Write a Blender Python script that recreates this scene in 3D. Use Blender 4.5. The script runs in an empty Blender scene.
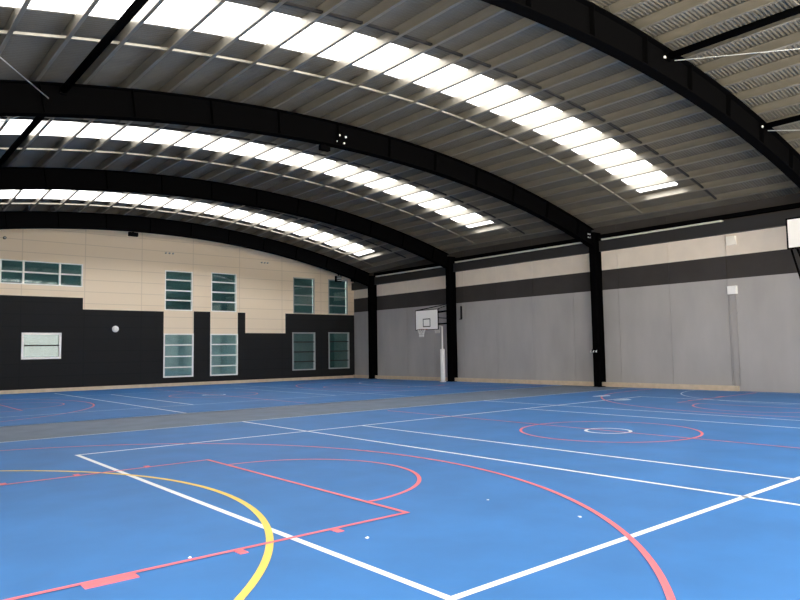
import bpy, bmesh, math, random
from mathutils import Vector, Matrix
random.seed(4)
S = bpy.context.scene
COL = S.collection

# ---------------------------------------------------------------- camera
FPX = 674.5
cam_d = bpy.data.cameras.new('camera'); cam = bpy.data.objects.new('camera', cam_d); COL.objects.link(cam)
cam_d.sensor_width = 36.0; cam_d.lens = FPX / 800 * 36.0; cam_d.clip_end = 500
Rt = Vector((0.76444, -0.64451, -0.015407)); Up = Vector((-0.036652, -0.067306, 0.997059)); Fw = Vector((0.643653, 0.761626, 0.075074))
m = Matrix.Identity(4)
for i in range(3):
    m[i][0] = Rt[i]; m[i][1] = Up[i]; m[i][2] = -Fw[i]; m[i][3] = (0, 0, 1.7355)[i]
cam.matrix_world = m
S.camera = cam

# ---------------------------------------------------------------- world, exposure
W = bpy.data.worlds.new('overcast_sky'); S.world = W; W.use_nodes = True
wn = W.node_tree; wn.nodes.clear()
wo = wn.nodes.new('ShaderNodeOutputWorld'); wb = wn.nodes.new('ShaderNodeBackground')
tc = wn.nodes.new('ShaderNodeTexCoord'); sp = wn.nodes.new('ShaderNodeSeparateXYZ'); cr = wn.nodes.new('ShaderNodeValToRGB')
wn.links.new(tc.outputs['Generated'], sp.inputs[0]); wn.links.new(sp.outputs['Z'], cr.inputs[0])
cr.color_ramp.elements[0].position = 0.0; cr.color_ramp.elements[0].color = (0.92, 0.86, 0.78, 1)
cr.color_ramp.elements[1].position = 0.5; cr.color_ramp.elements[1].color = (1.0, 0.98, 0.95, 1)
wn.links.new(cr.outputs[0], wb.inputs[0]); wb.inputs[1].default_value = 1.6
wn.links.new(wb.outputs[0], wo.inputs[0])
sun_d = bpy.data.lights.new('sun', 'SUN'); sun = bpy.data.objects.new('sun', sun_d); COL.objects.link(sun)
sun_d.energy = 11.0; sun_d.angle = math.radians(3); sun_d.color = (1.0, 0.95, 0.86)
sun.rotation_euler = (math.radians(12), math.radians(-13), 0)      # high sun, from behind and left of the photographer
S.view_settings.view_transform = 'Standard'; S.view_settings.look = 'None'
S.view_settings.gamma = 1.0; S.view_settings.use_curve_mapping = False
S.view_settings.exposure = 1.48

# ---------------------------------------------------------------- materials
def new_mat(name):
    mt = bpy.data.materials.new(name); mt.use_nodes = True
    nt = mt.node_tree; b = nt.nodes['Principled BSDF']
    return mt, nt, b
def mat(name, col, rough=0.6, metal=0.0, var=0.0, scale=3.0, spec=0.5, stretch=(1, 1, 1)):
    mt, nt, b = new_mat(name)
    b.inputs['Roughness'].default_value = rough; b.inputs['Metallic'].default_value = metal
    b.inputs['Specular IOR Level'].default_value = spec
    if var <= 0:
        b.inputs['Base Color'].default_value = (*col, 1)
    else:
        t = nt.nodes.new('ShaderNodeTexCoord'); mp = nt.nodes.new('ShaderNodeMapping'); mp.inputs['Scale'].default_value = stretch
        n = nt.nodes.new('ShaderNodeTexNoise'); n.inputs['Scale'].default_value = scale; n.inputs['Detail'].default_value = 5
        r = nt.nodes.new('ShaderNodeValToRGB')
        r.color_ramp.elements[0].position = 0.3; r.color_ramp.elements[1].position = 0.7
        r.color_ramp.elements[0].color = (*[c * (1 - var) for c in col], 1)
        r.color_ramp.elements[1].color = (*[min(1, c * (1 + var)) for c in col], 1)
        nt.links.new(t.outputs['Object'], mp.inputs[0]); nt.links.new(mp.outputs[0], n.inputs['Vector'])
        nt.links.new(n.outputs['Fac'], r.inputs[0]); nt.links.new(r.outputs[0], b.inputs['Base Color'])
    return mt
M = {}
M['floor'] = mat('blue_acrylic', (0.034, 0.165, 0.43), 0.55, 0, 0.10, 1.1, 0.4)
M['greyband'] = mat('grey_acrylic', (0.13, 0.17, 0.235), 0.6, 0, 0.15, 1.5)
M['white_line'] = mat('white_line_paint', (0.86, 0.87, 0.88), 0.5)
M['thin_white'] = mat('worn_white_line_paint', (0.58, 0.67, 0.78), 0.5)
M['red_line'] = mat('coral_line_paint', (0.80, 0.16, 0.19), 0.5)
M['yellow_line'] = mat('yellow_line_paint', (0.86, 0.58, 0.11), 0.5)
M['black'] = mat('black_steel_paint', (0.0025, 0.0025, 0.0028), 0.6, 0, spec=0.0)
M['galv'] = mat('galvanised_steel', (0.27, 0.247, 0.205), 0.36, 0.5, 0.12, 6, stretch=(1, .15, 1))
M['sheet'] = mat('roof_sheet_metal', (0.155, 0.142, 0.118), 0.42, 0.3, 0.08, 2)
M['rod'] = mat('bright_zinc', (0.75, 0.75, 0.72), 0.4, 0.2)
M['grey_wall'] = mat('grey_precast', (0.40, 0.382, 0.37), 0.85, 0, 0.09, 0.9, 0.3, (1, 1, .35))
M['char_wall'] = mat('charcoal_precast', (0.045, 0.040, 0.038), 0.85, 0, 0.1, 1.0, 0.3)
M['cream_side'] = mat('cream_precast', (0.80, 0.70, 0.60), 0.85, 0, 0.05, 1.2, 0.3)
M['dark_gap'] = mat('dark_sealant', (0.06, 0.06, 0.06), 0.9)
M['kerb'] = mat('pale_concrete_kerb', (0.62, 0.50, 0.36), 0.85, 0, 0.1, 4)
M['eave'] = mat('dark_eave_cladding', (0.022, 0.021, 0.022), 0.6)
M['strip'] = mat('daylight_strip', (0.70, 0.68, 0.60), 0.5)
M['white_paint'] = mat('white_paint', (0.92, 0.90, 0.87), 0.45)
M['grey_frame'] = mat('grey_fittings_shaded_frames', (0.36, 0.38, 0.38), 0.45)  # on windows, white frames with their shade put into the colour; also grey fittings
M['cream_box'] = mat('cream_plastic', (0.93, 0.88, 0.80), 0.5)
M['orange'] = mat('dull_rim_paint', (0.16, 0.05, 0.03), 0.45)
M['net'] = mat('white_net_cord', (0.75, 0.73, 0.70), 0.8)
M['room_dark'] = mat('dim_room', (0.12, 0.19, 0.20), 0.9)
M['blind_mid'] = mat('aqua_blind', (0.24, 0.30, 0.31), 0.8, 0, 0.25, 2)
M['blind'] = mat('pale_aqua_blind', (0.47, 0.53, 0.55), 0.8, 0, 0.1, 2)
M['blind_low'] = mat('teal_blind', (0.10, 0.17, 0.165), 0.8, 0, 0.1, 2)
M['ground'] = mat('concrete_apron', (0.68, 0.63, 0.52), 0.9, 0, 0.1, 0.5)

M['dim_ground'] = mat('added_dark_ground', (0.16, 0.16, 0.10), 0.9, 0, 0.2, 3)
# end wall paints: cream and charcoal blockwork with faint joints
def jointed(name, col, jcol, amt):
    mt, nt, b = new_mat(name); b.inputs['Roughness'].default_value = 0.85; b.inputs['Specular IOR Level'].default_value = 0.3
    t = nt.nodes.new('ShaderNodeTexCoord'); sx = nt.nodes.new('ShaderNodeSeparateXYZ')
    nt.links.new(t.outputs['Object'], sx.inputs[0])
    def ln(out, period, off, w):
        a = nt.nodes.new('ShaderNodeMath'); a.operation = 'ADD'; a.inputs[1].default_value = off
        mo = nt.nodes.new('ShaderNodeMath'); mo.operation = 'MODULO'; mo.inputs[1].default_value = period
        l = nt.nodes.new('ShaderNodeMath'); l.operation = 'LESS_THAN'; l.inputs[1].default_value = w
        nt.links.new(out, a.inputs[0]); nt.links.new(a.outputs[0], mo.inputs[0]); nt.links.new(mo.outputs[0], l.inputs[0]); return l.outputs[0]
    h = ln(sx.outputs['Z'], 0.6, 60 * 0.6 - 0.15, 0.035); v = ln(sx.outputs['X'], 2.85, 2.85 * 10 + 1.65, 0.04)
    mx = nt.nodes.new('ShaderNodeMath'); mx.operation = 'MAXIMUM'; nt.links.new(h, mx.inputs[0]); nt.links.new(v, mx.inputs[1])
    sc = nt.nodes.new('ShaderNodeMath'); sc.operation = 'MULTIPLY'; sc.inputs[1].default_value = amt; nt.links.new(mx.outputs[0], sc.inputs[0])
    mm = nt.nodes.new('ShaderNodeMix'); mm.data_type = 'RGBA'
    mm.inputs[6].default_value = (*col, 1); mm.inputs[7].default_value = (*jcol, 1)
    nt.links.new(sc.outputs[0], mm.inputs[0]); nt.links.new(mm.outputs[2], b.inputs['Base Color'])
    return mt
M['cream_wall'] = jointed('cream_blockwork', (0.83, 0.69, 0.52), (0.48, 0.39, 0.29), 0.40)
M['black_wall'] = jointed('charcoal_blockwork', (0.012, 0.012, 0.013), (0.006, 0.008, 0.009), 0.7)

def glass_mat(name, tint, refl):
    mt = bpy.data.materials.new(name); mt.use_nodes = True; nt = mt.node_tree; nt.nodes.clear()
    o = nt.nodes.new('ShaderNodeOutputMaterial'); mx = nt.nodes.new('ShaderNodeMixShader')
    tr = nt.nodes.new('ShaderNodeBsdfTransparent'); tr.inputs[0].default_value = (*tint, 1)
    gl = nt.nodes.new('ShaderNodeBsdfGlossy'); gl.inputs['Roughness'].default_value = 0.03; gl.inputs[0].default_value = (0.92, 0.96, 0.97, 1)
    fr = nt.nodes.new('ShaderNodeFresnel'); fr.inputs[0].default_value = 1.5
    ad = nt.nodes.new('ShaderNodeMath'); ad.operation = 'ADD'; ad.inputs[1].default_value = refl; nt.links.new(fr.outputs[0], ad.inputs[0])
    nt.links.new(ad.outputs[0], mx.inputs[0]); nt.links.new(tr.outputs[0], mx.inputs[1]); nt.links.new(gl.outputs[0], mx.inputs[2]); nt.links.new(mx.outputs[0], o.inputs[0])
    return mt
M['glass'] = glass_mat('teal_glass', (0.80, 0.92, 0.92), 0.05)
# translucent roof sheeting
mt = bpy.data.materials.new('translucent_sheet'); mt.use_nodes = True; nt = mt.node_tree; nt.nodes.clear()
o = nt.nodes.new('ShaderNodeOutputMaterial'); mx = nt.nodes.new('ShaderNodeMixShader'); mx.inputs[0].default_value = 1.0
tr = nt.nodes.new('ShaderNodeBsdfTransparent'); tr.inputs[0].default_value = (0.93, 0.96, 1, 1)
tl = nt.nodes.new('ShaderNodeBsdfTranslucent'); tl.inputs[0].default_value = (0.56, 0.58, 0.62, 1)
nt.links.new(tr.outputs[0], mx.inputs[1]); nt.links.new(tl.outputs[0], mx.inputs[2]); nt.links.new(mx.outputs[0], o.inputs[0])
M['sky_sheet'] = mt

# ---------------------------------------------------------------- helpers
def obj(name, bm, mats, parent=None, smooth=False):
    me = bpy.data.meshes.new(name); 
    if smooth:
        for f in bm.faces: f.smooth = True
    bm.normal_update(); bm.to_mesh(me); bm.free()
    for mm_ in (mats if isinstance(mats, (list, tuple)) else [mats]): me.materials.append(mm_)
    ob = bpy.data.objects.new(name, me); COL.objects.link(ob)
    if parent: ob.parent = parent
    return ob
def tag(o, label, cat, group=None):
    o['label'] = label; o['category'] = cat
    if group: o['group'] = group
    return o
def struct(o): o['kind'] = 'structure'; return o
def thing(name, label, cat, loc=(0, 0, 0), group=None):
    o = bpy.data.objects.new(name, None); COL.objects.link(o); o.location = loc; o.empty_display_size = 0.2
    return tag(o, label, cat, group)
def box(bm, x0, x1, y0, y1, z0, z1, mi=0):
    v = [bm.verts.new(p) for p in ((x0, y0, z0), (x1, y0, z0), (x1, y1, z0), (x0, y1, z0), (x0, y0, z1), (x1, y0, z1), (x1, y1, z1), (x0, y1, z1))]
    for f in ((3, 2, 1, 0), (4, 5, 6, 7), (0, 1, 5, 4), (1, 2, 6, 5), (2, 3, 7, 6), (3, 0, 4, 7)):
        bm.faces.new([v[i] for i in f]).material_index = mi
def wedge(bm, x0, x1, y0, y1, z0, z1, mi=0):
    n = len(bm.verts); box(bm, x0, x1, y0, y1, z0, z1, mi); bm.verts.ensure_lookup_table()
    for i in (4, 5, 6, 7): bm.verts[n + i].co.z += droop(bm.verts[n + i].co.y)
def bxo(*a, **k):
    bm = bmesh.new(); box(bm, *a, **k); return bm
def tube(bm, pts, r, n=10, caps=True):
    """round bar along a polyline; r a number or one per point"""
    P = [Vector(p) for p in pts]; rr = r if isinstance(r, (list, tuple)) else [r] * len(P); rings = []
    ref = None
    for i, p in enumerate(P):
        d = (P[min(i + 1, len(P) - 1)] - P[max(i - 1, 0)]).normalized()
        if ref is None: ref = Vector((0, 0, 1)) if abs(d.z) < .9 else Vector((1, 0, 0))
        a = (ref - d * ref.dot(d)).normalized(); b = d.cross(a); ref = a
        rings.append([bm.verts.new(p + (a * math.cos(t) + b * math.sin(t)) * rr[i]) for t in [2 * math.pi * k / n for k in range(n)]])
    for A, B in zip(rings, rings[1:]):
        for k in range(n): bm.faces.new((A[k], A[(k + 1) % n], B[(k + 1) % n], B[k]))
    if caps: bm.faces.new(list(reversed(rings[0]))); bm.faces.new(rings[-1])
def tubeo(pts, r, n=10):
    bm = bmesh.new(); tube(bm, pts, r, n); return bm
def ring(bm, c, R, r, n=28, k=8, axis='z'):
    vs = []
    for i in range(n):
        a = 2 * math.pi * i / n; row = []
        for j in range(k):
            b = 2 * math.pi * j / k; q = (R + r * math.cos(b)); row.append(bm.verts.new((c[0] + q * math.cos(a), c[1] + q * math.sin(a), c[2] + r * math.sin(b))))
        vs.append(row)
    for i in range(n):
        for j in range(k): bm.faces.new((vs[i][j], vs[(i + 1) % n][j], vs[(i + 1) % n][(j + 1) % k], vs[i][(j + 1) % k]))

# ---------------------------------------------------------------- building measures
XW, YW = 26.65, 36.30           # inner faces of the side wall and the end wall
XL = -1.75                      # the far left row of columns, beside the photographer
XC = 12.45
FR = [-1.4, 8.0, 17.45, 26.8, 33.95]
YN = -1.7                       # open gable behind the photographer
R0 = 47.4                       # radius of the rafters' soffit
def arc(x, off=0.0):            # soffit height plus a radial offset
    R = R0 + off
    return (8.29 - R0) + math.sqrt(R * R - (x - XC) ** 2)
def droop(y):                   # the roof dips slightly over the end bay
    return 0.0 if y < 26.8 else -0.40 * (y - 26.8) / (33.95 - 26.8)
def ang(x): return math.asin((x - XC) / R0)

# ---------------------------------------------------------------- floor and its painted lines
bm = bmesh.new(); box(bm, XL - .3, XW + .25, YN - .3, YW + .25, -0.06, 0.0)
floor = struct(obj('floor', bm, M['floor']))
bm = bmesh.new(); box(bm, -90, 110, -90, 120, -0.30, -0.065); struct(obj('trim_1', bm, M['ground']))
bm = bmesh.new(); box(bm, -60, XL - 1.2, 9.0, 90, -0.064, -0.03); struct(obj('trim_2', bm, M['dim_ground']))  # unseen darker ground, added to weaken light bounced in from the left

def flat(bm, pts, w, z, closed=False):
    P = [Vector((p[0], p[1])) for p in pts]; n = len(P); L = []; Rr = []
    for i, p in enumerate(P):
        a = P[(i - 1) % n] if (closed or i > 0) else P[i]; b = P[(i + 1) % n] if (closed or i < n - 1) else P[i]
        d1 = (p - a).normalized() if (p - a).length > 0 else (b - p).normalized()
        d2 = (b - p).normalized() if (b - p).length > 0 else d1
        t = (d1 + d2).normalized(); nn = Vector((-t.y, t.x)); s = w / 2 / max(.4, nn.dot(Vector((-d1.y, d1.x))))
        L.append(bm.verts.new((*(p + nn * s), z))); Rr.append(bm.verts.new((*(p - nn * s), z)))
    for i in range(n if closed else n - 1):
        j = (i + 1) % n; bm.faces.new((L[i], Rr[i], Rr[j], L[j]))
def line(name, segs, w, z, mt, label=None):
    bm = bmesh.new()
    for s in segs: flat(bm, s[0], w, z, s[1] if len(s) > 1 else False)
    ob = obj(name, bm, M[mt], floor)
    if label: ob['label'] = label
    return ob
def circ(cx, cy, r, a0=0, a1=360, n=96):
    return [(cx + r * math.cos(math.radians(a0 + (a1 - a0) * i / n)), cy + r * math.sin(math.radians(a0 + (a1 - a0) * i / n))) for i in range(n + (0 if a1 - a0 == 360 else 1))]
bm = bmesh.new(); box(bm, XL - .2, XW, 15.85, 19.42, 0.0, 0.002); o = obj('grey_walkway', bm, M['greyband'], floor); o['label'] = 'grey strip between the two courts'
for k, dy in enumerate((0.0, 18.95)):
    lab = ('near court', 'far court')[k]; cy = 8.12 + dy
    zr, zy, zw = 0.0054, 0.0042, 0.003
    y0, y1 = (0.45, 15.87) if k == 0 else (19.40, 34.7)
    # netball
    segs = [([(-1.27, y1), (-1.27, y0), (26.2, y0), (26.2, y1)], False), ([(-1.27, 15.87 if k == 0 else 19.40), (26.2, 15.87 if k == 0 else 19.40)],)]
    line('netball_boundary_line', segs, 0.065, zw, 'thin_white', 'thin white netball outline of the ' + lab)
    line('netball_third_line', [([(8.1, y0), (8.1, y1)],)], 0.068, zw, 'white_line')
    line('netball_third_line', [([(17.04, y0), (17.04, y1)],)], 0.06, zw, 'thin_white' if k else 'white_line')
    line('centre_circle', [(circ(12.5, cy, .45), True)], 0.07, zw, 'white_line', 'small white circle at the middle of the ' + lab)
    line('goal_circle', [(circ(-1.22, cy, 5.03, -90, 90),)], 0.07, zy, 'yellow_line', 'yellow netball goal arc on the ' + lab)
    line('goal_circle', [(circ(26.27, cy, 4.9, 90, 270),)], 0.05, zy, 'thin_white', 'thin white goal arc by the side wall')
    # volleyball
    vy0, vy1 = (3.50, 12.82) if k == 0 else (22.41, 31.3)
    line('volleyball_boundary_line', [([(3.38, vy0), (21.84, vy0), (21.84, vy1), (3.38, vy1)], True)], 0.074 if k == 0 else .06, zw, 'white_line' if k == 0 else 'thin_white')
    line('attack_line', [([(9.6, vy0), (9.6, vy1)],)], 0.068, zw, 'white_line')
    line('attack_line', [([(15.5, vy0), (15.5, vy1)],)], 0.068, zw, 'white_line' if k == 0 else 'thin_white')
    # basketball
    line('red_centre_line', [([(12.5, cy - 7.3), (12.5, cy + 7.3)],)], 0.05, zr, 'red_line')
    line('red_centre_circle', [(circ(12.5, cy, 1.8), True)], 0.055, zr, 'red_line', 'coral circle at the middle of the ' + lab)
    for s in (1, -1):
        X = lambda x: x if s == 1 else 25.0 - x
        line('key_outline', [([(X(-1.0), cy - 2.5), (X(4.8), cy - 2.5), (X(4.8), cy + 2.5), (X(-1.0), cy + 2.5)],)], 0.055, zr, 'red_line')
        c_ = circ(4.8, cy, 1.8, -90, 90); line('free_throw_arc', [([(X(a), b) for a, b in c_],)], 0.055, zr, 'red_line')
        c_ = [(-1.0, cy - 6.62), (0.0, cy - 6.62)] + circ(0.67, cy - .12, 6.72, -80, 80) + [(0.0, cy + 6.62), (-1.0, cy + 6.62)]
        line('three_point_arc', [([(X(a), b) for a, b in c_],)], 0.06, zr, 'red_line', 'coral three-point arc of the ' + lab if s == 1 else None)
        for yy, sg in ((cy - 2.5, -1), (cy + 2.5, 1)):
            for xa, xb in ((1.52, 1.92), (2.78, 2.86), (3.80, 3.88)):
                xa_, xb_ = sorted((X(xa), X(xb))); b_ = sorted((yy, yy + sg * .14))
                bm = bmesh.new(); box(bm, xa_, xb_, b_[0], b_[1], 0, 0.0058); obj('key_block', bm, M['red_line'], floor)

# ---------------------------------------------------------------- side wall (right): precast panels, kerb, eave
wall = bmesh.new(); box(wall, XW + .12, XW + .30, YN, 26.8, 0, 7.22); wedge(wall, XW + .12, XW + .30, 26.8, YW + .25, 0, 7.22)
wr = struct(obj('wall_right', wall, M['dark_gap']))
js = [11.75 + 2.385 * k for k in range(-5, 11)]
js = [YN] + [j for j in js if 11 < j < YW - .3] + [YW + .1]
for a, b in zip(js, js[1:]):
    bm = bmesh.new()
    for z0, z1, mi in ((0, 4.33, 0), (4.33, 5.23, 1), (5.23, 6.30, 2), (6.30, 7.22, 1)):
        (wedge if z0 == 6.30 else box)(bm, XW, XW + .12, a + .006, b - .006, z0, z1, mi)
    obj('precast_panel', bm, [M['grey_wall'], M['char_wall'], M['cream_side']], wr)
bm = bmesh.new(); box(bm, XW - .14, XW - .002, 11.50, YW - .02, 0.0, 0.20)
struct(obj('baseboard_right', bm, M['kerb']))
bm = bmesh.new(); box(bm, XL - .35, XL - .20, 9.0, YW + .25, 0, 6.7); struct(obj('wall_left_added', bm, M['grey_wall']))  # unseen wall section, added to keep the left purlins dark
# ---------------------------------------------------------------- end wall
paint = [  # x0,x1,z0,z1 charcoal
    (-2, 9.70, .17, 4.65), (9.70, 13.83, .17, 4.07), (13.83, 15.52, .17, .48), (15.52, 16.51, .17, 4.12), (16.51, 18.21, .17, .48), (18.21, 18.70, .17, 4.12),
    (18.70, 21.40, .17, 2.92), (21.40, 27, .17, 4.14)]
WIN = [  # name, x0,x1,z0,z1, vertical mullions, horizontal bars, frame, blind
    (1, 4.35, 9.66, 5.20, 6.36, [6.02, 6.99, 8.60], [5.80], 'white_paint', 'room_dark'),
    (2, 13.87, 15.44, 4.14, 6.33, [], [4.70, 5.24, 5.82], 'white_paint', 'room_dark'),
    (3, 16.55, 18.12, 4.14, 6.38, [], [4.70, 5.26, 5.84], 'white_paint', 'room_dark'),
    (4, 21.97, 23.52, 4.16, 6.42, [], [4.72, 5.30, 5.88], 'grey_frame', 'room_dark'),
    (5, 24.60, 26.12, 4.18, 6.44, [], [4.74, 5.32, 5.90], 'grey_frame', 'room_dark'),
    (6, 13.83, 15.52, .48, 2.87, [], [1.02, 1.62, 2.24], 'white_paint', 'blind'),
    (7, 16.51, 18.21, .48, 2.87, [], [1.04, 1.64, 2.26], 'white_paint', 'blind'),
    (8, 21.89, 23.56, .62, 2.98, [], [1.16, 1.76, 2.38], 'grey_frame', 'blind_low'),
    (9, 24.58, 26.22, .64, 3.00, [], [1.18, 1.78, 2.40], 'grey_frame', 'blind_low'),
    (10, 6.98, 8.73, 1.60, 2.88, [], [2.26], 'white_paint', 'blind_low')]
xs = sorted(set([XL, XW + .1] + [v for a in paint for v in a[:2] if XL < v < XW] + [v for w in WIN for v in w[1:3]] + [XL + i * 1.2 for i in range(1, 24)]))
zs = sorted(set([0, .17] + [v for a in paint for v in a[2:4]] + [v for w in WIN for v in w[3:5]]))
bm = bmesh.new(); vc = {}
def V(x, y, z):
    k = (round(x, 4), round(y, 4), round(z, 4))
    if k not in vc: vc[k] = bm.verts.new((x, y, z))
    return vc[k]
for x0, x1 in zip(xs, xs[1:]):
    rows = list(zip(zs, zs[1:])) + [(zs[-1], None)]
    for z0, z1 in rows:
        cx = (x0 + x1) / 2; cz = (z0 + z1) / 2 if z1 else 7
        if any(w[1] < cx < w[2] and w[3] < cz < w[4] for w in WIN): continue
        mi = 1 if any(a[0] < cx < a[1] and a[2] < cz < a[3] for a in paint) else 0
        za, zb = (z1, z1) if z1 else (arc(x0, 1.04) - .42, arc(x1, 1.04) - .42)
        f = bm.faces.new((V(x0, YW, z0), V(x1, YW, z0), V(x1, YW, zb), V(x0, YW, za))); f.material_index = mi
wb_ = struct(obj('wall_back', bm, [M['cream_wall'], M['black_wall']]))
sd = wb_.modifiers.new('thickness', 'SOLIDIFY'); sd.thickness = 0.2; sd.offset = -1
bm = bmesh.new(); box(bm, XL, XW - .16, YW - .10, YW - .003, 0, .165); struct(obj('baseboard_back', bm, M['kerb']))
for n, x0, x1, z0, z1, mv, mh, fr, bl in WIN:
    e = bpy.data.objects.new('window_%d' % n, None); COL.objects.link(e); e.location = (x0, YW, z0); struct(e)
    def part(nm, bm, mt): return obj(nm, bm, mt, e)
    w, h = x1 - x0, z1 - z0; t = .05 if n < 6 else (.10 if n == 10 else .07); d0, d1 = -.03, .13
    bm = bmesh.new(); box(bm, 0, w, d0, d1, 0, t); box(bm, 0, w, d0, d1, h - t, h); box(bm, 0, t, d0, d1, t, h - t); box(bm, w - t, w, d0, d1, t, h - t)
    part('window_frame', bm, M[fr])
    for xm in mv: part('mullion', bxo(xm - x0 - .04, xm - x0 + .04, d0 + .005, d1 - .01, t, h - t), M[fr])
    for zm in mh: 
        part('transom', bxo(t, w - t, d0 + .01, d1 - .02, zm - z0 - .033, zm - z0 + .033), M[fr] if not (bl == 'blind_low') else M['eave'])
    cx = [t] + [xm - x0 for xm in mv] + [w - t]; cz = [t] + [zm - z0 for zm in mh] + [h - t]
    for a, b in zip(cx, cx[1:]):
        for c, d in zip(cz, cz[1:]):
            part('pane', bxo(a + .001, b - .001, .06, .068, c + .001, d - .001), M['glass'])
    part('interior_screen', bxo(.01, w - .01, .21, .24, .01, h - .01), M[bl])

# ---------------------------------------------------------------- corrugated roof with translucent strips
STRIP = [(a, a + 1.62) for a in (2.9, 12.40, 21.75, 31.1)]
def corrugated(y0, y1, x0, x1, pitch=0.10, amp=0.018, nx=40):
    bm = bmesh.new(); n = max(2, int(round((y1 - y0) / pitch * 6))); prev = None
    for i in range(n + 1):
        y = y0 + (y1 - y0) * i / n; o_ = 1.075 + amp * math.sin(2 * math.pi * y / pitch)
        row = []
        for j in range(nx + 1):
            x = x0 + (x1 - x0) * j / nx; row.append(bm.verts.new((x, y, arc(x, o_) + droop(y))))
        if prev:
            for j in range(nx): bm.faces.new((prev[j], prev[j + 1], row[j + 1], row[j]))
        prev = row
    return bm
YR0, YR1 = YN - .3, YW + .3
ceil = bpy.data.objects.new('ceiling', None); COL.objects.link(ceil); struct(ceil)
cuts = [YR0]
for a, b in STRIP: cuts += [a, b]
cuts.append(YR1)
for k in range(0, len(cuts), 2):
    obj('roof_sheet', corrugated(cuts[k], cuts[k + 1], XL - .4, XW + .45), M['sheet'], ceil, smooth=True)
for a, b in STRIP:
    obj('roof_sheet', corrugated(a + .001, b - .001, 24.40, XW + .45, nx=4), M['sheet'], ceil, smooth=True)
    obj('roof_sheet', corrugated(a + .001, b - .001, XL - .4, .7, nx=4), M['sheet'], ceil, smooth=True)
sk_lab = ['white translucent roof strip in the open bay above the viewer', 'largest white translucent roof strip, in the bay nearest the viewer',
          'middle white translucent roof strip, between the second and third black arched beams', 'farthest, thinnest-looking white translucent roof strip, before the end wall']
for (a, b), lb in zip(STRIP, sk_lab):
    tag(obj('skylight_strip', corrugated(a + .002, b - .002, .701, 24.398, nx=32), M['sky_sheet'], smooth=True), lb, 'skylight', 'translucent roof strips')

# ---------------------------------------------------------------- arched beams
def beam(yc, dz, label):
    t = thing('arched_roof_beam', label, 'roof beam', (XC, yc, 8.29 + dz), 'black arched roof beams')
    bx0, bx1 = XL + .22, XW - .52
    N = 48; X = [bx0 + (bx1 - bx0) * i / N for i in range(N + 1)]
    def strip(o0, o1, hw, nm):
        bm = bmesh.new(); prev = None
        for x in X:
            c = [bm.verts.new((x - XC, s * hw, arc(x, o_) - 8.29)) for s, o_ in ((-1, o0), (1, o0), (1, o1), (-1, o1))]
            if prev:
                for q in range(4): bm.faces.new((prev[q], prev[(q + 1) % 4], c[(q + 1) % 4], c[q]))
            else: bm.faces.new(list(reversed(c)))
            prev = c
        bm.faces.new(prev); return obj(nm, bm, M['black'], t)
    strip(0.0, 0.03, .15, 'bottom_flange'); strip(.031, .729, .014, 'web'); strip(.73, .76, .15, 'top_flange')
    for k in range(13):
        x = bx0 + 1.0 + k * 2.12
        if x > bx1: break
        zc = arc(x, .032) - 8.29
        bm = bmesh.new(); box(bm, -.008, .008, -.14, -.016, 0, .69); box(bm, -.008, .008, .016, .14, 0, .69)
        ob = obj('stiffener', bm, M['black'], t); ob.location = (x - XC, 0, zc); ob.rotation_euler = (0, ang(x), 0)
    return t
bl = ['black arched steel roof beam directly over the viewer at the open end', 'nearest black arched beam, crossing the upper right corner',
      'second black arched beam with four white bolt heads near its middle', 'third black arched beam, meeting the column behind the small backboard', 'farthest black arched beam, close in front of the end wall']
BE = [beam(y, droop(y), l) for y, l in zip(FR, bl)]
# splice with four bright bolts at the middle of the second beam; bolts at its eave end; single ones on the nearest beam
def bolt(parent, x, z, yoff=-.03, r=.035):
    bm = bmesh.new(); tube(bm, [(0, 0, 0), (0, -.03, 0)], r, 6); ob = obj('bolt', bm, M['white_paint'], parent); ob['label'] = 'bright bolt head'
    ob.location = (x - XC, yoff, z - 8.29)
b2 = BE[2]
bm = bmesh.new(); box(bm, -.28, .28, -.028, -.015, -.26, .30); o = obj('splice_plate', bm, M['black'], b2); o.location = (12.40 - XC, 0, 8.60 - 8.29)
for dx, dz in ((-.13, .11), (.12, .10), (-.20, -.10), (.05, -.12)): bolt(b2, 12.40 + dx, 8.56 + dz)
bm = bmesh.new(); box(bm, -.16, .16, -.028, -.015, -.2, .2); o = obj('splice_plate', bm, M['black'], b2); o.location = (25.86 - XC, 0, 6.76 - 8.29)
for dx, dz in ((-.06, .07), (.07, .07), (-.06, -.08), (.07, -.08)): bolt(b2, 25.88 + dx, 6.76 + dz, r=.028)
bolt(BE[1], 15.05, 8.66, -.15); bolt(BE[1], 20.58, 8.10, -.15)

# ---------------------------------------------------------------- columns
def column(x, yc, ztop, label):
    t = thing('steel_column', label, 'column', (x, yc, 0), 'black steel columns')
    obj('front_flange', bxo(-.25, -.225, -.15, .15, .02, ztop), M['black'], t)
    obj('back_flange', bxo(.225, .25, -.15, .15, .02, ztop), M['black'], t)
    obj('web', bxo(-.225, .225, -.012, .012, .02, ztop), M['black'], t)
    obj('base_plate', bxo(-.30, .28, -.2, .2, 0, .02), M['black'], t)
    obj('cap_plate', bxo(-.27, .26, -.16, .16, ztop, ztop + .02), M['black'], t)
    return t
cx = XW - .27
ctop = lambda y: arc(cx + .2, .74) + droop(y)
cl = ['black column at the near open end of the grey side wall', 'nearest black column, behind the raised backboard', 'thick black column right of centre, with bright hooks at waist height',
      'black column behind the small basketball backboard and white pole', 'farthest black column, beside the corner of the end wall']
CO = [column(cx, y, ctop(y), l) for y, l in zip(FR, cl)]
for y, l in zip(FR, ['at the open end', 'nearest', 'second', 'third', 'farthest']):
    column(XL + .05 - .02, y, arc(XL + .2, .74) + droop(y), 'black steel column of the open left side, ' + l)
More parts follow.
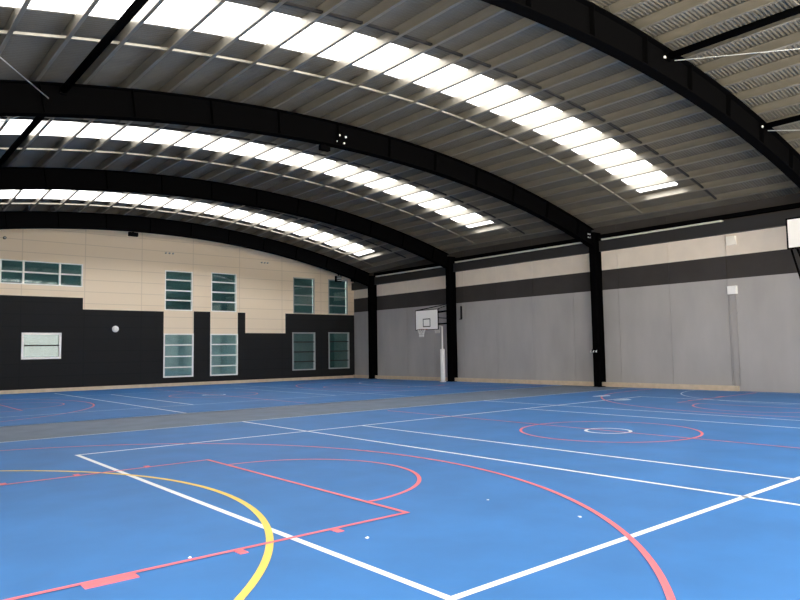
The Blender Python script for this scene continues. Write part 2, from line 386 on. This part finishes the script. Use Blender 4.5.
# net hooks on the middle column
h = thing('net_hook_bracket', 'small bracket with bright hooks on the thick black column right of centre', 'bracket', (cx - .25, FR[2], 1.60))
obj('strap', bxo(-.02, -.002, -.17, .22, -.03, .03), M['black'], h)
for dy in (-.07, .07, .21):
    bm = bmesh.new(); tube(bm, [(-.02, dy, .01), (-.07, dy, .0), (-.08, dy, -.04), (-.05, dy, -.06)], .022, 6); obj('hook', bm, M['white_paint'], h, True)
for dy in (-.12, .13):
    bm = bmesh.new(); tube(bm, [(-.02, dy, .03), (-.06, dy, .07)], .018, 6); obj('knob', bm, M['black'], h, True)

# ---------------------------------------------------------------- eave along the side wall
for k, (a, b) in enumerate(zip(FR, FR[1:] + [YW + .02])):
    where = ['over the near open bay', 'right of the thick column', 'between the thick column and the hoop column', 'left of the hoop column', 'in the far corner'][k]
    a_, b_ = a + .16, b - .16 if k < 4 else b - .03
    dd = (droop(a) + droop(b)) / 2 * .6
    t = thing('eave_beam', 'dark steel eave beam above the side wall, ' + where, 'eave beam', (XW - .2, a_, 6.1 + dd), 'eave beams along the side wall')
    L = b_ - a_
    obj('fascia', bxo(.0, .15, 0, L, 0.0, .46), M['eave'], t)
    obj('lower_flange', bxo(-.04, .18, 0, L, -.02, -.001), M['eave'], t)
    obj('upper_rail', bxo(-.06, .15, 0, L, .56, .72), M['black'], t)
    if k in (1, 2, 3):
        L0 = 3.6 if k == 1 else 0.25
        o = obj('daylight_strip', bxo(-.03, .14, L0, L - .15, .47, .535), M['strip'], t); o['label'] = 'thin pale strip painted as daylight'  # pale colour stands in for the bright daylight line at the eave

# ---------------------------------------------------------------- purlins
def purlin_mesh(L, dz):
    # Z section: web at u=0, bottom flange towards -u, top flange towards +u
    D, F, Lp, T = .29, .09, .024, .006
    P = [(-F, Lp), (-F, 0), (0, 0), (0, D - T), (F - T, D - T), (F - T, D - Lp), (F, D - Lp), (F, D), (-T, D), (-T, T), (-F + T, T), (-F + T, Lp)]
    bm = bmesh.new()
    A = [bm.verts.new((u, 0, v)) for u, v in P]; B = [bm.verts.new((u, L, v + dz)) for u, v in P]
    n = len(P)
    for i in range(n): bm.faces.new((A[i], A[(i + 1) % n], B[(i + 1) % n], B[i]))
    bm.faces.new(A); bm.faces.new(list(reversed(B)))
    bmesh.ops.recalc_face_normals(bm, faces=bm.faces)
    return bm
PX = [2.50 + 1.05 * k for k in range(-3, 23)]
bays = [(YN - .2, 8.0), (8.0, 17.45), (17.45, 26.8), (26.8, 33.95), (33.95, YW - .02)]
bayn = ['the bay at the upper right corner', 'the bay of the largest skylight strip', 'the bay of the middle skylight strip', 'the bay of the farthest skylight strip', 'the short bay by the end wall']
ORD = ['first', 'second', 'third', 'fourth', 'fifth', 'sixth', 'seventh', 'eighth', 'ninth', 'tenth', 'eleventh', 'twelfth', 'thirteenth', 'fourteenth', 'fifteenth', 'sixteenth', 'seventeenth', 'eighteenth', 'nineteenth', 'twentieth', 'twenty-first', 'twenty-second', 'twenty-third', 'twenty-fourth', 'twenty-fifth', 'twenty-sixth']
for bi, (a, b) in enumerate(bays):
    L = b - a - .01; dz = droop(b) - droop(a)
    src = obj('roof_purlin', purlin_mesh(L, dz), M['galv'])
    bmc = bmesh.new(); box(bmc, .002, .012, -.0, .14, .0, .19); cl_ = obj('cleat', bmc, M['black'], src); cl_['label'] = 'black bolted cleat'
    n = len(PX)
    for i, x in enumerate(PX):
        if i == 0: p_, c_ = src, cl_
        else:
            p_ = src.copy(); COL.objects.link(p_); c_ = cl_.copy(); COL.objects.link(c_); c_.parent = p_
        p_.location = (x, a + .005, arc(x, .762) + droop(a)); p_.rotation_euler = (0, ang(x), 0)
        tag(p_, 'purlin, ' + ORD[n - 1 - i] + ' from the side wall eave, in ' + bayn[bi], 'roof purlin', 'purlins in ' + bayn[bi])
# bridging channels through the purlins, two lines per bay
k = 0
for bi, offs in ((0, (3.45, 6.5)), (1, (3.55, 6.60)), (2, (3.4, 6.7)), (3, (2.9, 5.75))):
    a = bays[bi][0] if bi else -1.4
    for oi, off in enumerate(offs):
        y = a + off; bm = bmesh.new()
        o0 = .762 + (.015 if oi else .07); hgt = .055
        xs_ = sorted(PX)
        for xa, xb in zip(xs_, xs_[1:]):
            xa2, xb2 = xa + .006, xb - .009; prev = None
            for x in (xa2, xb2):
                c = [bm.verts.new((x, y + s * .03, arc(x, o_) + droop(y))) for s, o_ in ((-1, o0), (1, o0), (1, o0 + hgt), (-1, o0 + hgt))]
                if prev:
                    for q in range(4): bm.faces.new((prev[q], prev[(q + 1) % 4], c[(q + 1) % 4], c[q]))
                else: bm.faces.new(list(reversed(c)))
                prev = c
            bm.faces.new(prev)
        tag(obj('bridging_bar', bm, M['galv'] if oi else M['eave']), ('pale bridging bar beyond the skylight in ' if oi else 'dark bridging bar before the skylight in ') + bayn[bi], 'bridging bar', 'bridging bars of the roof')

# struts and rods of the wind bracing
def strut(x, y0, y1, label):
    z0 = arc(x, .60) + droop(y0)
    t = thing('bracing_strut', label, 'strut', (x, y0, z0), 'black bracing struts')
    obj('tube', tubeo([(0, .12, 0), (0, y1 - y0 - .12, 0)], .085, 14), M['black'], t, True)
    obj('end_plate', bxo(-.08, .08, .03, .12, -.10, .10), M['black'], t); obj('end_plate', bxo(-.08, .08, y1 - y0 - .12, y1 - y0 - .03, -.10, .10), M['black'], t)
strut(15.4, FR[0], FR[1], 'upper of the two black struts right of the nearest arched beam')
strut(20.8, FR[0], FR[1], 'lower of the two black struts right of the nearest arched beam, at the right edge')
strut(4.1, FR[1], FR[2], 'black strut running between purlins at the upper left, nearest bay')
strut(4.1, FR[2], FR[3], 'black strut at the left under the middle skylight strip')
def rod(p0, p1, label):
    tag(obj('bracing_rod', tubeo([p0, p1], .014, 6), M['rod'], smooth=True), label, 'bracing rod', 'thin bracing rods')
rod((15.5, 7.82, arc(15.5, .50)), (20.7, -1.2, arc(20.7, .50)), 'upper thin white rod crossing the purlins at the upper right')
rod((20.9, 7.82, arc(20.9, .50)), (25.9, -1.2, arc(25.9, .50)), 'lower thin white rod at the right edge, below the lower black strut')
rod((3.75, 17.25, arc(3.75, .35)), (-1.2, 8.2, arc(-1.2, .45)), 'thin rod meeting the second arched beam at the far left')
rod((3.95, 17.65, arc(3.95, .3)), (-1.2, 26.6, arc(-1.2, .45)), 'thin rod just under the second arched beam at the left edge')

# ---------------------------------------------------------------- small fixtures
def fixture_box(name, x, y, z, sx, sy, sz, mt, label, cat, lens=None):
    t = thing(name, label, cat, (x, y, z)); bm = bxo(-sx / 2, sx / 2, -sy / 2, sy / 2, 0, sz)
    bmesh.ops.bevel(bm, geom=bm.edges[:], offset=.012, segments=2, affect='EDGES'); obj('housing', bm, M[mt], t)
    return t
t = fixture_box('floodlight', 11.72, FR[2], arc(11.72) - .21, .36, .16, .16, 'black', 'black floodlight under the middle of the second arched beam', 'floodlight')
obj('bracket', bxo(-.03, .03, -.03, .03, .16, .208), M['black'], t)
t = fixture_box('floodlight', 11.35, FR[4], arc(11.35) - .40 - .25, .46, .16, .20, 'black', 'black floodlight under the farthest arched beam, above the cream wall', 'floodlight')
obj('bracket', bxo(-.03, .03, -.03, .03, .20, .248), M['black'], t)
xk = 23.75
t = fixture_box('floodlight', xk, FR[4], arc(xk) - .40 - .50, .42, .16, .36, 'black', 'black louvred floodlight under the farthest arched beam, in front of the last upper window', 'floodlight')
obj('bracket', bxo(-.03, .03, -.03, .03, .36, .475), M['black'], t)
for i in range(3): obj('louvre', bxo(-.17, .17, -.10, -.085, .07 + i * .1, .10 + i * .1), M['grey_frame'], t)
# round bulkhead light
t = thing('bulkhead_light', 'round white bulkhead light on the charcoal end wall', 'wall light', (11.3, YW, 3.09))
obj('base_ring', tubeo([(0, -.002, 0), (0, -.05, 0)], [.17, .16], 24), M['white_paint'], t, False)
obj('diffuser', tubeo([(0, -.051, 0), (0, -.09, 0), (0, -.11, 0)], [.145, .125, .06], 24), M['white_paint'], t, False)
t = thing('wall_sensor', 'tiny dark sensor high on the cream wall above the wide window', 'sensor', (6.15, YW, 7.37))
obj('housing', tubeo([(0, -.002, 0), (0, -.10, 0)], .07, 12), M['black'], t); obj('lens', tubeo([(0, -.101, 0), (0, -.13, 0)], [.05, .02], 12), M['grey_frame'], t)
for x, z, lb in ((14.1, 7.28, 'pair of small grey wall spouts above the left tall window'), (19.96, 7.18, 'pair of small grey wall spouts on the cream wall between the tall windows')):
    t = thing('overflow_spout', lb, 'wall fitting', (x, YW, z), 'small grey wall spouts')
    for dx in (-.2, 0, .2): obj('spout', tubeo([(dx, -.002, 0), (dx, -.08, 0)], .045, 10), M['grey_frame'], t)
# electrical boxes and conduit
t = thing('junction_box', 'white square box on the grey side wall, right of the thick column', 'electrical box', (XW, 11.55, 3.88))
obj('housing', bxo(-.12, -.002, -.17, .17, -.16, .16), M['white_paint'], t); obj('lid', bxo(-.135, -.121, -.155, .155, -.145, .145), M['white_paint'], t)
t = thing('junction_box', 'cream box high on the cream band of the side wall, above the white box', 'electrical box', (XW, 11.50, 5.80))
obj('housing', bxo(-.12, -.002, -.17, .17, -.17, .17), M['cream_box'], t); obj('lid', bxo(-.135, -.121, -.155, .155, -.155, .155), M['cream_box'], t)
for dy, lb in ((.10, 'left'), (-.10, 'right')):
    t = thing('conduit', lb + ' of the two thin vertical conduits below the white box', 'conduit', (XW - .03, 11.55 + dy, .2), 'thin wall conduits')
    obj('pipe', tubeo([(0, 0, .0), (0, 0, 3.5)], .014, 8), M['grey_wall'], t, True)
    for z in (.6, 1.7, 2.8): obj('saddle_clip', bxo(-.02, .029, -.03, .03, z, z + .03), M['grey_wall'], t)
t = thing('hanging_bracket', 'small black bracket beside the hoop column on the wall', 'bracket', (XW, 26.25, 3.45))
obj('arm', bxo(-.10, -.002, -.02, .02, 0, .7), M['black'], t); obj('foot', bxo(-.10, -.002, -.02, .12, -.04, -.001), M['black'], t)

# ---------------------------------------------------------------- basketball hoops
def hoop(x, yc, zb, w, hgt, label, inner, truss):
    t = thing('basketball_hoop', label, 'basketball hoop', (x, yc, zb), None)
    bm = bxo(-.0, .03, -w / 2, w / 2, 0, hgt); obj('backboard', bm, M['white_paint'], t)
    bm = bmesh.new(); e = .035 if inner else .05
    box(bm, -.006, .04, -w / 2 - e, -w / 2 - .001, -e, hgt + e); box(bm, -.006, .04, w / 2 + .001, w / 2 + e, -e, hgt + e)
    box(bm, -.006, .04, -w / 2, w / 2, -e, -.001); box(bm, -.006, .04, -w / 2, w / 2, hgt + .001, hgt + e); obj('backboard_border', bm, M['black'], t)
    if inner:
        bm = bmesh.new(); a, b0, b1, s = .295, .13, .58, .045
        box(bm, -.005, -.001, -a, -a + s, b0, b1); box(bm, -.005, -.001, a - s, a, b0, b1); box(bm, -.005, -.001, -a + s, a - s, b1 - s, b1); box(bm, -.005, -.001, -a + s, a - s, b0, b0 + s)
        obj('target_square', bm, M['black'], t)
    bm = bmesh.new(); ring(bm, (-.38, 0, .0), .225, .010); r_ = obj('rim', bm, M['orange'], t, True)
    obj('rim_plate', bxo(-.16, -.007, -.08, .08, -.03, .02), M['orange'], t)
    bm = bmesh.new(); n = 12
    lev = [(0, .225), (.12, .17), (.25, .13), (.40, .12)]
    for i in range(n):
        for s in (1, -1):
            pts = [(-.38 + r * math.cos(2 * math.pi * (i + s * .5 * q) / n), r * math.sin(2 * math.pi * (i + s * .5 * q) / n), -.01 - d) for q, (d, r) in enumerate(lev)]
            tube(bm, pts, .007, 4)
    obj('net', bm, M['net'], t)
    for nm, pts, r in truss:
        bm = bmesh.new(); tube(bm, pts, r, 8); obj(nm, bm, M['black'], t, True)
    return t
D = XW - .52 - 24.5 - .05     # board face to column front
tr1 = [('support_arm', [(.05, s * .55, .25), (D, s * .12 , .35)], .04) for s in (1, -1)]
tr1 += [('support_arm', [(.05, s * .55, .85), (D, s * .12, 1.05)], .04) for s in (1, -1)]
tr1 += [('top_brace', [(.05, .85, 1.06), (D, .0, 1.42)], .025), ('top_brace', [(.05, -.85, 1.06), (D, 0, 1.36)], .022), ('cross_tie', [(.06, -.5, .62), (D, -.1, .62)], .02), ('back_rail', [(.06, -.8, .5), (.06, .8, .5)], .03)]
hoop(24.5, 26.8, 2.86, 1.74, 1.03, 'basketball hoop with white backboard and black square, by the far hoop column', True, tr1)
tr2 = [('support_arm', [(.05, .84, -.06), (.08, .52, -1.5), (D, .05, -2.4)], .034), ('support_arm', [(.05, .66, -.06), (.10, .40, -.9), (D, .08, -1.5)], .034), ('support_arm', [(.05, -.6, .2), (D, -.1, -.6)], .032), ('support_arm', [(.05, .3, .8), (D, .0, .6)], .03)]
hoop(24.5, 7.82, 4.98, 1.80, .95, 'white backboard of the raised hoop cut by the right edge of the photo', False, tr2)
# netball post
px, py = 25.88, 26.86
px, py = 25.75, 26.92
t = thing('netball_post', 'white netball post with padded lower half, before the far hoop column', 'netball post', (px, py, 0))
obj('base_plate', tubeo([(0, 0, 0), (0, 0, .03)], .17, 20), M['white_paint'], t)
obj('pole', tubeo([(0, 0, .03), (0, 0, 3.05)], .045, 14), M['grey_frame'] if 0 else M['white_paint'], t, True)
obj('padding', tubeo([(0, 0, .06), (0, 0, 1.80)], .125, 20), M['white_paint'], t, False)
bm = bmesh.new(); ring(bm, (-.36, .0, 3.05), .19, .009); obj('goal_ring', bm, M['white_paint'], t, True)
obj('ring_arm', tubeo([(-.02, 0, 3.04), (-.17, 0, 3.05)], .014, 8), M['white_paint'], t, True)
bm = bmesh.new()
for i in range(12):
    for s in (1, -1):
        tube(bm, [(-.36 + r * math.cos(2 * math.pi * (i + s * .5 * q) / 12), r * math.sin(2 * math.pi * (i + s * .5 * q) / 12), 3.04 - d) for q, (d, r) in enumerate([(0, .19), (.15, .14), (.38, .12)])], .006, 4)
obj('net', bm, M['net'], t)

# ---------------------------------------------------------------- scraps and pale patches on the floor
def scrap(x, y, sz, label, rz):
    sz *= .72
    bm = bmesh.new(); P = [(-1, -.5, .0), (-.2, -.8, .25), (.9, -.3, .05), (.7, .6, .3), (-.1, .4, .05), (-.8, .6, .2)]
    b = [bm.verts.new((a * sz, c * sz, 0.0002)) for a, c, d in P]; t = [bm.verts.new((a * sz * .9, c * sz * .9, (d + .15) * sz)) for a, c, d in P]; n = len(P)
    bm.faces.new(list(reversed(b))); bm.faces.new(t)
    for i in range(n): bm.faces.new((b[i], b[(i + 1) % n], t[(i + 1) % n], t[i]))
    o = obj('paper_scrap', bm, M['white_paint']); o.location = (x, y, 0.0); o.rotation_euler = (0, 0, rz); tag(o, label, 'litter', 'white scraps on the blue floor')
scrap(3.90, 5.14, .032, 'white scrap on the blue floor, below the corner of the coral key', .3)
scrap(5.97, 4.25, .030, 'white scrap on the blue floor, left of the coral arc crossing the white line', 1.2)
scrap(2.42, 5.70, .028, 'white scrap beside the near coral key line, right of its long block', .8)
scrap(5.88, 5.44, .022, 'tiny white scrap inside the coral arc, near the middle of the court', 2.0)
bm = bmesh.new()  # two flat pale blobs laid just above the floor
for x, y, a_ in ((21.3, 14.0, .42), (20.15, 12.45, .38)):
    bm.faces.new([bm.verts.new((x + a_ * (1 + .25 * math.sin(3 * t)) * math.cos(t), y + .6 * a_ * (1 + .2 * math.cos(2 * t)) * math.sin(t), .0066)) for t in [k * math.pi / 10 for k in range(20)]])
o = obj('pale_patch', bm, M['thin_white'], floor); o['label'] = 'pale patches near the side wall'
